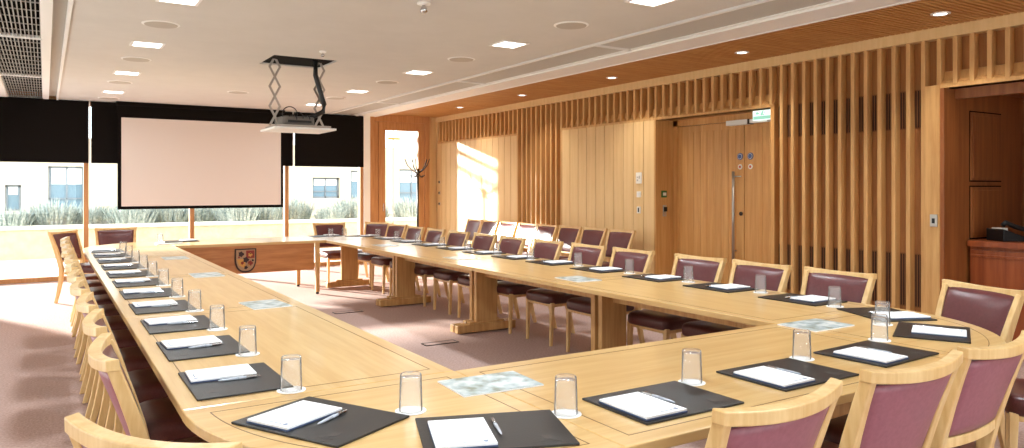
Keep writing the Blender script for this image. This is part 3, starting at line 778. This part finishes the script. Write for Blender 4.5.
face(0.205, 1.90, 0.83, 0.56, 'oak-backed chair at the near left rounded corner, cut by the bottom edge')
face(4.55, 2.19, -0.95, 0.30, 'maroon leather chair at the near right rounded corner, facing left')
face(4.32, 1.30, -0.45, 0.9, 'chair beyond the near right corner, only its leg in view')
face(0.20, 11.25, 0.81, -0.59, 'angled dark-backed chair at the far left rounded corner by the window')
face(0.84, 11.80, 0, -1, 'dark-backed chair behind the far arm at its left end')
face(3.84, 11.62, 0, -1, 'dark-backed chair behind the far arm at its right end')
face(4.62, 11.45, -0.80, -0.60, 'chair at the far right rounded corner, turned toward the camera')
face(4.60, 10.66, -1, -0.15, 'pale-lit chair just beyond the right table arm row, near far corner')
for i, v in enumerate([7.77, 8.38, 8.97, 9.59, 10.15, 10.77, 11.4, 11.97]):
    place(chair, USED, (6.16, (v + 0.27) * 0.948, 0), R(90), 'spare leather chair against the panelled right wall, %s from the double door' % ORD[i], 'spare chairs lined along the right wall')

# ------------------------------------------------------------------ place settings
fd = thing('desk_folder', '', 'folder')
MB().box((-0.216, -0.162, 0), (0.216, 0.162, 0.007)).build('leather_cover', M['folder'], fd, bevel=0.002)
em = MB()
em.box((0.11, -0.13, 0.0068), (0.17, -0.127, 0.0076)).box((0.12, -0.12, 0.0068), (0.16, -0.117, 0.0076))
em.loft([[(0.14 + x, -0.095 + y, z) for x, y in shield_pts(0.014, 0.018)] for z in (0.0068, 0.0076)])
em.build('embossed_mark', M['emboss'], fd)
npd = thing('notepad', '', 'notepad')
MB().box((-0.086, -0.117, 0), (0.086, 0.117, 0.005)).build('backing_board', M['padback'], npd)
pp = MB().box((-0.085, -0.115, 0.005), (0.085, 0.116, 0.011)).build('paper_sheets', M['paper'], npd)
mk = MB(); mk.box((-0.012, -0.098, 0.0108), (0.04, -0.094, 0.0114)).loft([[(0.056 + x, -0.094 + y, z) for x, y in shield_pts(0.007, 0.009)] for z in (0.0108, 0.0114)])
mk.build('printed_crest', M['ink'], npd)
pn = thing('ballpoint_pen', '', 'pen')
MB().tube([(0, -0.07, 0.0055), (0, -0.063, 0.0055), (0, -0.05, 0.0055), (0, 0.0, 0.0055)], 0.0016, 10, 0.0055).tube([(0, 0.0, 0.0055), (0, 0.03, 0.0055)], 0.0055, 10).build('barrel', M['penblue'], pn, smooth=True)
MB().lathe([(0.0055, 0.0), (0.0055, 0.04), (0.003, 0.042), (0.003, 0.05), (0.001, 0.05)], 10).build('metal_cap', M['chrome'], pn, xf=Matrix.Translation((0, 0.03, 0.0055)) @ Matrix.Rotation(-math.pi / 2, 4, 'X'))
MB().box((-0.0015, 0.02, 0.0115), (0.0015, 0.068, 0.013)).box((-0.0015, 0.06, 0.010), (0.0015, 0.068, 0.0125)).build('clip', M['chrome'], pn)
co = MB().lathe([(0.001, 0), (0.050, 0), (0.050, 0.002), (0.001, 0.002)], 28).build('paper_coaster', M['coaster'])
tag(co, '', 'coaster')
# close the profile into a shell
gl = MB()
prof = [(0.0375, 0.0), (0.0380, 0.002), (0.0348, 0.114), (0.0325, 0.119), (0.0004, 0.119)]
prof_in = [(0.0004, 0.108), (0.0325, 0.107), (0.0362, 0.002)]
n = 32; secs = [[(r * math.cos(2 * math.pi * i / n), r * math.sin(2 * math.pi * i / n), z) for i in range(n)] for r, z in prof + prof_in]
vs = [p for c in secs for p in c]; fs = []
K = len(secs)
for k in range(K):
    if k == 4: continue
    k2 = (k + 1) % K
    for i in range(n):
        j = (i + 1) % n; fs.append((k * n + i, k * n + j, k2 * n + j, k2 * n + i))
fs.append(tuple(4 * n + i for i in range(n))); fs.append(tuple(5 * n + i for i in range(n)))
gl.add(vs, fs)
gl = gl.build('glass_tumbler', M['glass'], smooth=True)
tag(gl, '', 'glass')
def setting(cx, cy, rz, where, gx=0.262, gy=0.115, pdx=-0.10, pen=True, pad_rz=0.0, gworld=None):
    """a person's folder, pad, pen, coaster and glass; local +y points from the person over the table"""
    c, s_ = math.cos(rz), math.sin(rz)
    L = lambda x, y: (cx + x * c - y * s_, cy + x * s_ + y * c)
    place(fd, USED, (cx, cy, T + 0.0005), rz, 'black leather desk folder ' + where, 'desk folders')
    px, py = L(pdx, -0.03)
    place(npd, USED, (px, py, T + 0.0082), rz + pad_rz, 'white notepad lying on the folder ' + where, 'notepads')
    px, py = L(pdx + 0.112, 0.01)
    place(pn, USED, (px, py, T + 0.008), rz + pad_rz + R(random.uniform(-9, 9)), 'slim pen beside the notepad ' + where, 'pens')
    px, py = gworld if gworld else L(gx, gy)
    place(co, USED, (px, py, T + 0.0008), 0, 'round white paper coaster under the tumbler ' + where, 'paper coasters')
    place(gl, USED, (px, py, T + 0.003), random.uniform(0, 6), 'upturned clear tumbler by the folder ' + where, 'glass tumblers')
for i in range(11):
    yy = (3.23 + 0.748 * i) * 0.9
    rz = R(-90)
    setting(XA0 + 0.06 + 0.162, yy, rz, 'on left arm, %s from near corner' % ORD[i], 0.245, 0.145, -0.09, pad_rz=R(random.uniform(-3, 3)))
yS = [3.07, 3.75, 4.43, 5.14, 5.86, 6.52, 7.17, 7.83, 8.52, 9.22, 9.90]
for i, v in enumerate(yS):
    setting(XC1 - 0.04 - 0.162, v, R(90), 'on right arm, %s from near corner' % ORD[i], 0.365, (-0.05 if i < 4 else 0.0), -0.06, pad_rz=R(random.uniform(-3, 3)))
setting(0.725, 2.265, R(-62), 'at near left rounded corner', gworld=(1.0, 2.21), pdx=-0.08)
setting(1.12, 1.89, R(-20), 'at bottom centre of near arm', gworld=(1.404, 1.917), pdx=-0.10)
setting(1.76, 1.855, 0, 'on near arm beside the middle brochure', gworld=(2.025, 1.98), pdx=-0.117)
setting(2.43, 1.875, 0, 'second on near arm from its right end', gworld=(2.70, 2.01), pdx=-0.117)
setting(3.055, 1.90, R(3), 'at right end of near arm', gworld=(3.34, 2.06), pdx=-0.10)
setting(3.74, 2.03, R(27), 'at near right rounded corner, closer to camera', gworld=(3.74, 2.29), pdx=-0.03)
setting(4.04, 2.46, R(66), 'at near right rounded corner, closer to wall', gworld=(4.06, 2.79), pdx=-0.10)
setting(4.03, 10.62, R(122), 'at far right rounded corner')
setting(3.55, 10.92, R(180), 'on far arm right end', gx=-0.0, gy=0.25)
setting(1.55, 10.90, R(180), 'on far arm left end')
# brochures
bro = thing('brochure', '', 'brochure')
MB().box((-0.16, -0.115, 0), (0.16, 0.115, 0.004)).build('pages', M['paper'], bro)
m = bpy.data.materials.new('brochure_print'); m.use_nodes = True
nt = m.node_tree; N = nt.nodes; b = N['Principled BSDF']; b.inputs['Roughness'].default_value = 0.3
tc = N.new('ShaderNodeTexCoord'); nz = N.new('ShaderNodeTexNoise'); nz.inputs['Scale'].default_value = 14; nz.inputs['Detail'].default_value = 6
cr = N.new('ShaderNodeValToRGB'); e = cr.color_ramp.elements
e[0].position = 0.36; e[0].color = (*srgb(116, 124, 106), 1); e[1].position = 0.62; e[1].color = (*srgb(214, 218, 216), 1)
e2 = e.new(0.48); e2.color = (*srgb(166, 182, 186), 1)
nt.links.new(tc.outputs['Object'], nz.inputs['Vector']); nt.links.new(nz.outputs['Fac'], cr.inputs['Fac']); nt.links.new(cr.outputs[0], b.inputs['Base Color'])
MB().box((-0.159, -0.114, 0.004), (0.159, 0.114, 0.0052)).build('printed_cover', m, bro)
for (x, y, rz, lab) in [(1.385, 2.36, -3, 'pale blue printed brochure at the inner left corner, nearest the camera'),
                        (3.42, 2.46, 0, 'pale blue printed brochure at the inner right corner'),
                        (1.15, 4.70, -86, 'printed brochure on the left arm, first beyond the near corner'),
                        (1.13, 6.55, -90, 'printed brochure on the left arm, second beyond the near corner'),
                        (1.13, 8.30, -90, 'printed brochure on the left arm, third beyond the near corner'),
                        (1.36, 10.5, 0, 'printed brochure at the far left corner of the ring'),
                        (3.56, 4.70, 88, 'printed brochure on the right arm, first beyond the near corner'),
                        (3.60, 6.75, 90, 'printed brochure on the right arm, second beyond the near corner'),
                        (3.60, 8.75, 92, 'printed brochure on the right arm, third beyond the near corner')]:
    place(bro, USED, (x, y, T + 0.0008), R(rz), lab, 'printed brochures')

# ------------------------------------------------------------------ wall fittings
def plate(name, label, cat, y, z, w_, h_, extra=None, x=XR - 0.001, group=None, m='switch'):
    t = thing(name, label, cat, (x, y, z), 0, group)
    MB().box((-0.012, -w_ / 2, -h_ / 2), (0, w_ / 2, h_ / 2)).build('plate', M[m], t, bevel=0.003)
    for (a, b_, c, d, mm, nm) in extra or []:
        MB().box((-0.017, a, b_), (-0.012, c, d), ).build(nm, M[mm], t)
    return t
plate('thermostat', 'white thermostat plate, topmost of three beside the double door', 'thermostat', 7.59, 1.595, 0.11, 0.15, [(-0.03, -0.01, -0.005, 0.03, 'grille', 'display'), (0.01, -0.04, 0.03, -0.02, 'grille', 'button'), (0.01, 0.0, 0.03, 0.02, 'grille', 'button')])
plate('light_switch', 'white switch plate, middle of three beside the double door', 'switch', 7.59, 1.375, 0.08, 0.08, [(-0.02, -0.02, 0.02, 0.02, 'white', 'rocker')])
plate('wall_socket', 'white plate with dark slot, lowest of three beside double door', 'switch', 7.59, 1.165, 0.07, 0.09, [(-0.01, -0.03, 0.01, 0.03, 'black', 'slot')])
def jplate(name, label, cat, x, z, w_, h_, m, extra=[]):
    t = thing(name, label, cat, (x, 7.269, z), 0)
    MB().box((-w_ / 2, -0.014, -h_ / 2), (w_ / 2, 0, h_ / 2)).build('plate', M[m], t, bevel=0.003)
    for (a, b_, c, d, mm, nm) in extra:
        MB().box((a, -0.022, b_), (c, -0.014, d)).build(nm, M[mm], t)
jplate('exit_button', 'green door release button on the door recess jamb', 'switch', 6.92, 1.38, 0.09, 0.09, 'green', [(-0.025, -0.02, 0.025, 0.02, 'switch', 'push_button')])
jplate('card_reader', 'steel door control with dark keypad on the recess jamb', 'switch', 6.93, 1.16, 0.055, 0.15, 'steel', [(-0.02, -0.01, 0.035, 0.05, 'black', 'keypad')])
plate('wall_control', 'small steel control plate on the post beside the niche', 'switch', 3.655, 1.168, 0.065, 0.11, [(-0.012, -0.025, 0.012, 0.02, 'black', 'slot')], x=XR - 0.016, m='steel')
kn = thing('dimmer_switch', '', 'switch')
MB().box((-0.008, -0.03, -0.03), (0, 0.03, 0.03)).build('plate', M['steel'], kn, bevel=0.002)
k_ = MB(); k_.loft([[(-0.008 - d, 0.016 * math.cos(2 * math.pi * i / 12), 0.016 * math.sin(2 * math.pi * i / 12)) for i in range(12)] for d in (0, 0.012)]); k_.build('knob', M['bronze'], kn)
for z, lab in ((1.58, 'topmost'), (1.36, 'middle'), (1.14, 'lowest')):
    place(kn, USED, (XR - 0.001, 13.58, z), 0, 'small round wall control near the coat stand, %s of three' % lab, 'round wall controls near the coat stand')

# ------------------------------------------------------------------ coat stand
cs = thing('coat_stand', 'dark metal coat stand with curved hooks beside the glazed door', 'coat stand', (6.12, 13.2, 0))
cs.scale = (1, 1, 1.03)
MB().tube([(0, 0, 0.03), (0, 0, 1.78)], 0.021, 12).build('pole', M['black'], cs, smooth=True)
MB().lathe([(0.001, 0), (0.17, 0), (0.17, 0.012), (0.02, 0.035), (0.001, 0.035)], 24).build('base', M['bronze'], cs)
MB().lathe([(0.001, 1.62), (0.03, 1.63), (0.034, 1.70), (0.03, 1.77), (0.001, 1.79)], 16).build('hub', M['bronze'], cs, smooth=True)
for k in range(5):
    a = R(20 + 72 * k); c, s_ = math.cos(a), math.sin(a)
    MB().tube([(0.02 * c, 0.02 * s_, 1.70), (0.11 * c, 0.11 * s_, 1.75), (0.20 * c, 0.20 * s_, 1.84), (0.25 * c, 0.25 * s_, 1.96)], 0.015, 8, 0.010).build('hook', M['steel'] if k in (2, 3) else M['bronze'], cs, smooth=True)
    MB().tube([(0.02 * c, 0.02 * s_, 1.66), (0.10 * c, 0.10 * s_, 1.62), (0.15 * c, 0.15 * s_, 1.66)], 0.008, 8).build('hook', M['bronze'], cs, smooth=True)

# ------------------------------------------------------------------ floor boxes in the well
for (x, y, lab) in ((3.02, 8.45, 'thin dark floor box lid between the table arms, farther one'), (3.15, 6.3, 'thin dark floor box lid between the table arms, nearer one')):
    t = thing('floor_box', lab, 'floor box', (x, y, 0))
    MB().box((-0.16, -0.05, 0), (0.16, 0.05, 0.004)).build('lid', M['carpet'], t)
    MB().box((-0.17, -0.06, 0), (0.17, -0.05, 0.006)).box((-0.17, 0.05, 0), (0.17, 0.06, 0.006)).box((-0.17, -0.05, 0), (-0.16, 0.05, 0.006)).box((0.16, -0.05, 0), (0.17, 0.05, 0.006)).build('rim', M['bronze'], t)

# ------------------------------------------------------------------ outside
struct(MB().box((-40, WY + 0.06, -0.3), (50, 70, -0.03)).build('ground', M['paving']))
pw = thing('planter_wall', 'long pale stone planter wall outside behind the window', 'wall', (4, 18.5, -0.03))
MB().box((-18, 0, 0), (18, 0.3, 0.62)).build('wall_body', M['stone'], pw)
MB().box((-18, -0.04, 0.62), (18, 0.34, 0.69)).build('stone_cap', M['cap'], pw)
struct(MB().box((-14, 18.8, -0.03), (22, 22.7, 0.42)).build('ground', M['stone']))
# shrubs: low lavender-like mounds of upright blades
def shrub_mesh(seed, hgt, rad, n=260):
    rnd = random.Random(seed); mb = MB()
    for _ in range(n):
        a = rnd.uniform(0, 6.283); r = rad * math.sqrt(rnd.random()) * 0.6
        bx_, by_ = r * math.cos(a), r * math.sin(a)
        l = hgt * rnd.uniform(0.55, 1.0) * (1 - 0.3 * (r / rad)); ln = rnd.uniform(0.1, 0.5) * rad
        tx, ty = bx_ + ln * math.cos(a), by_ + ln * math.sin(a)
        w_ = 0.018; p = (-math.sin(a) * w_, math.cos(a) * w_)
        mx_, my_ = (bx_ + tx) / 2 * 0.98, (by_ + ty) / 2 * 0.98
        mb.add([(bx_ - p[0], by_ - p[1], 0), (bx_ + p[0], by_ + p[1], 0), (mx_ + p[0], my_ + p[1], l * 0.6), (mx_ - p[0], my_ - p[1], l * 0.6), (tx, ty, l)],
               [(0, 1, 2, 3), (3, 2, 4)])
    return mb
protos = []
for k in range(3):
    sh = thing('shrub', '', 'shrub')
    shrub_mesh(k, 0.78, 0.6, 420).build('leaves', M['leaf'], sh)
    MB().tube([(0, 0, -0.02), (0, 0, 0.2)], 0.02, 6).build('stem', M['frame'], sh)
    protos.append(sh)
for k in range(17):
    x = -2.2 + k * 0.78
    o = place(protos[k % 3], USED, (x, 19.6 + 0.5 * math.sin(k * 2.1), 0.42), k * 1.3, 'low grey-green shrub in the planter bed outside the window', 'shrubs in the planter bed outside')
    sc = 0.85 + 0.35 * abs(math.sin(k * 1.7)); o.scale = (sc, sc, sc)
# building
bd = thing('building', 'pale brick building with grey windows outside across the terrace', 'building', (6, 26, -0.03))
holes = [(-6.98, -6.59, 0.82, 1.58), (-5.92, -4.97, 0.73, 2.14), (-1.0, 0.6, 0.9, 2.1), (2.0, 2.99, 1.13, 1.86), (3.4, 3.9, 1.1, 2.12), (5.3, 6.4, 0.9, 2.2)]
fb = MB()
fb.box((-30, 0, 0), (30, 0.4, 0.73)).box((-30, 0, 2.3), (30, 0.4, 3.0))
cur = -30
for (a, b, c, d) in holes:
    fb.box((cur, 0, 0.73), (a, 0.4, 2.3)).box((a, 0, 0.73), (b, 0.4, c)).box((a, 0, d), (b, 0.4, 2.3)); cur = b
fb.box((cur, 0, 0.73), (30, 0.4, 2.3)).box((-30, 0.4, 0), (30, 6, 3.0))
fb.build('facade', M['facade'], bd)
for (a, b, c, d) in holes:
    f = MB(); q = 0.06
    f.box((a, 0.12, c), (a + q, 0.2, d)).box((b - q, 0.12, c), (b, 0.2, d)).box((a, 0.12, c), (b, 0.2, c + q)).box((a, 0.12, d - q), (b, 0.2, d))
    if b - a > 0.8: f.box(((a + b) / 2 - 0.02, 0.12, c), ((a + b) / 2 + 0.02, 0.2, d)).box((a, 0.12, c + (d - c) * 0.3), (b, 0.2, c + (d - c) * 0.3 + 0.04))
    wf = f.build('window', M['farframe'], bd)
    MB().box((a + q, 0.16, c + q), (b - q, 0.17, d - q)).build('pane', M['farglass'], wf)
    MB().box((a + q + 0.02, 0.13, c + (d - c) * 0.62), (b - q - 0.02, 0.15, d - q)).build('window_blind', M['farblind'], wf)
MB().box((-30, -0.05, 0), (30, 0, 0.25)).box((-30, -0.06, 0.52), (30, 0, 0.6)).build('stone_course', M['cap'], bd)

# unseen beams on two rafters outside the glazed door, added to band the sunlight
pg = thing('shade_beams', 'timber beams added outside to band the sun through the glazed door', 'shade_beams', (5.6, 14, 0))
MB().box((-2.6, -0.1, 2.95), (-2.5, 3.4, 3.07)).box((1.9, -0.1, 2.95), (2.0, 3.4, 3.07)).build('rafter', M['frame'], pg)
for k in range(3):
    MB().box((-2.6, 0.35 + k * 1.1, 2.83), (2.0, 0.43 + k * 1.1, 2.95)).build('beam', M['frame'], pg)
po = thing('garden_post', 'thin post with two timber arms seen through the glazed door', 'post', (6.37, 15.0, -0.03))
MB().tube([(0, 0, 0), (0, 0, 2.9)], 0.014, 8).build('pole', M['farframe'], po)
for z in (2.53, 2.80):
    MB().box((-0.12, -0.015, z), (0.16, 0.015, z + 0.05)).build('arm', M['frame'], po)
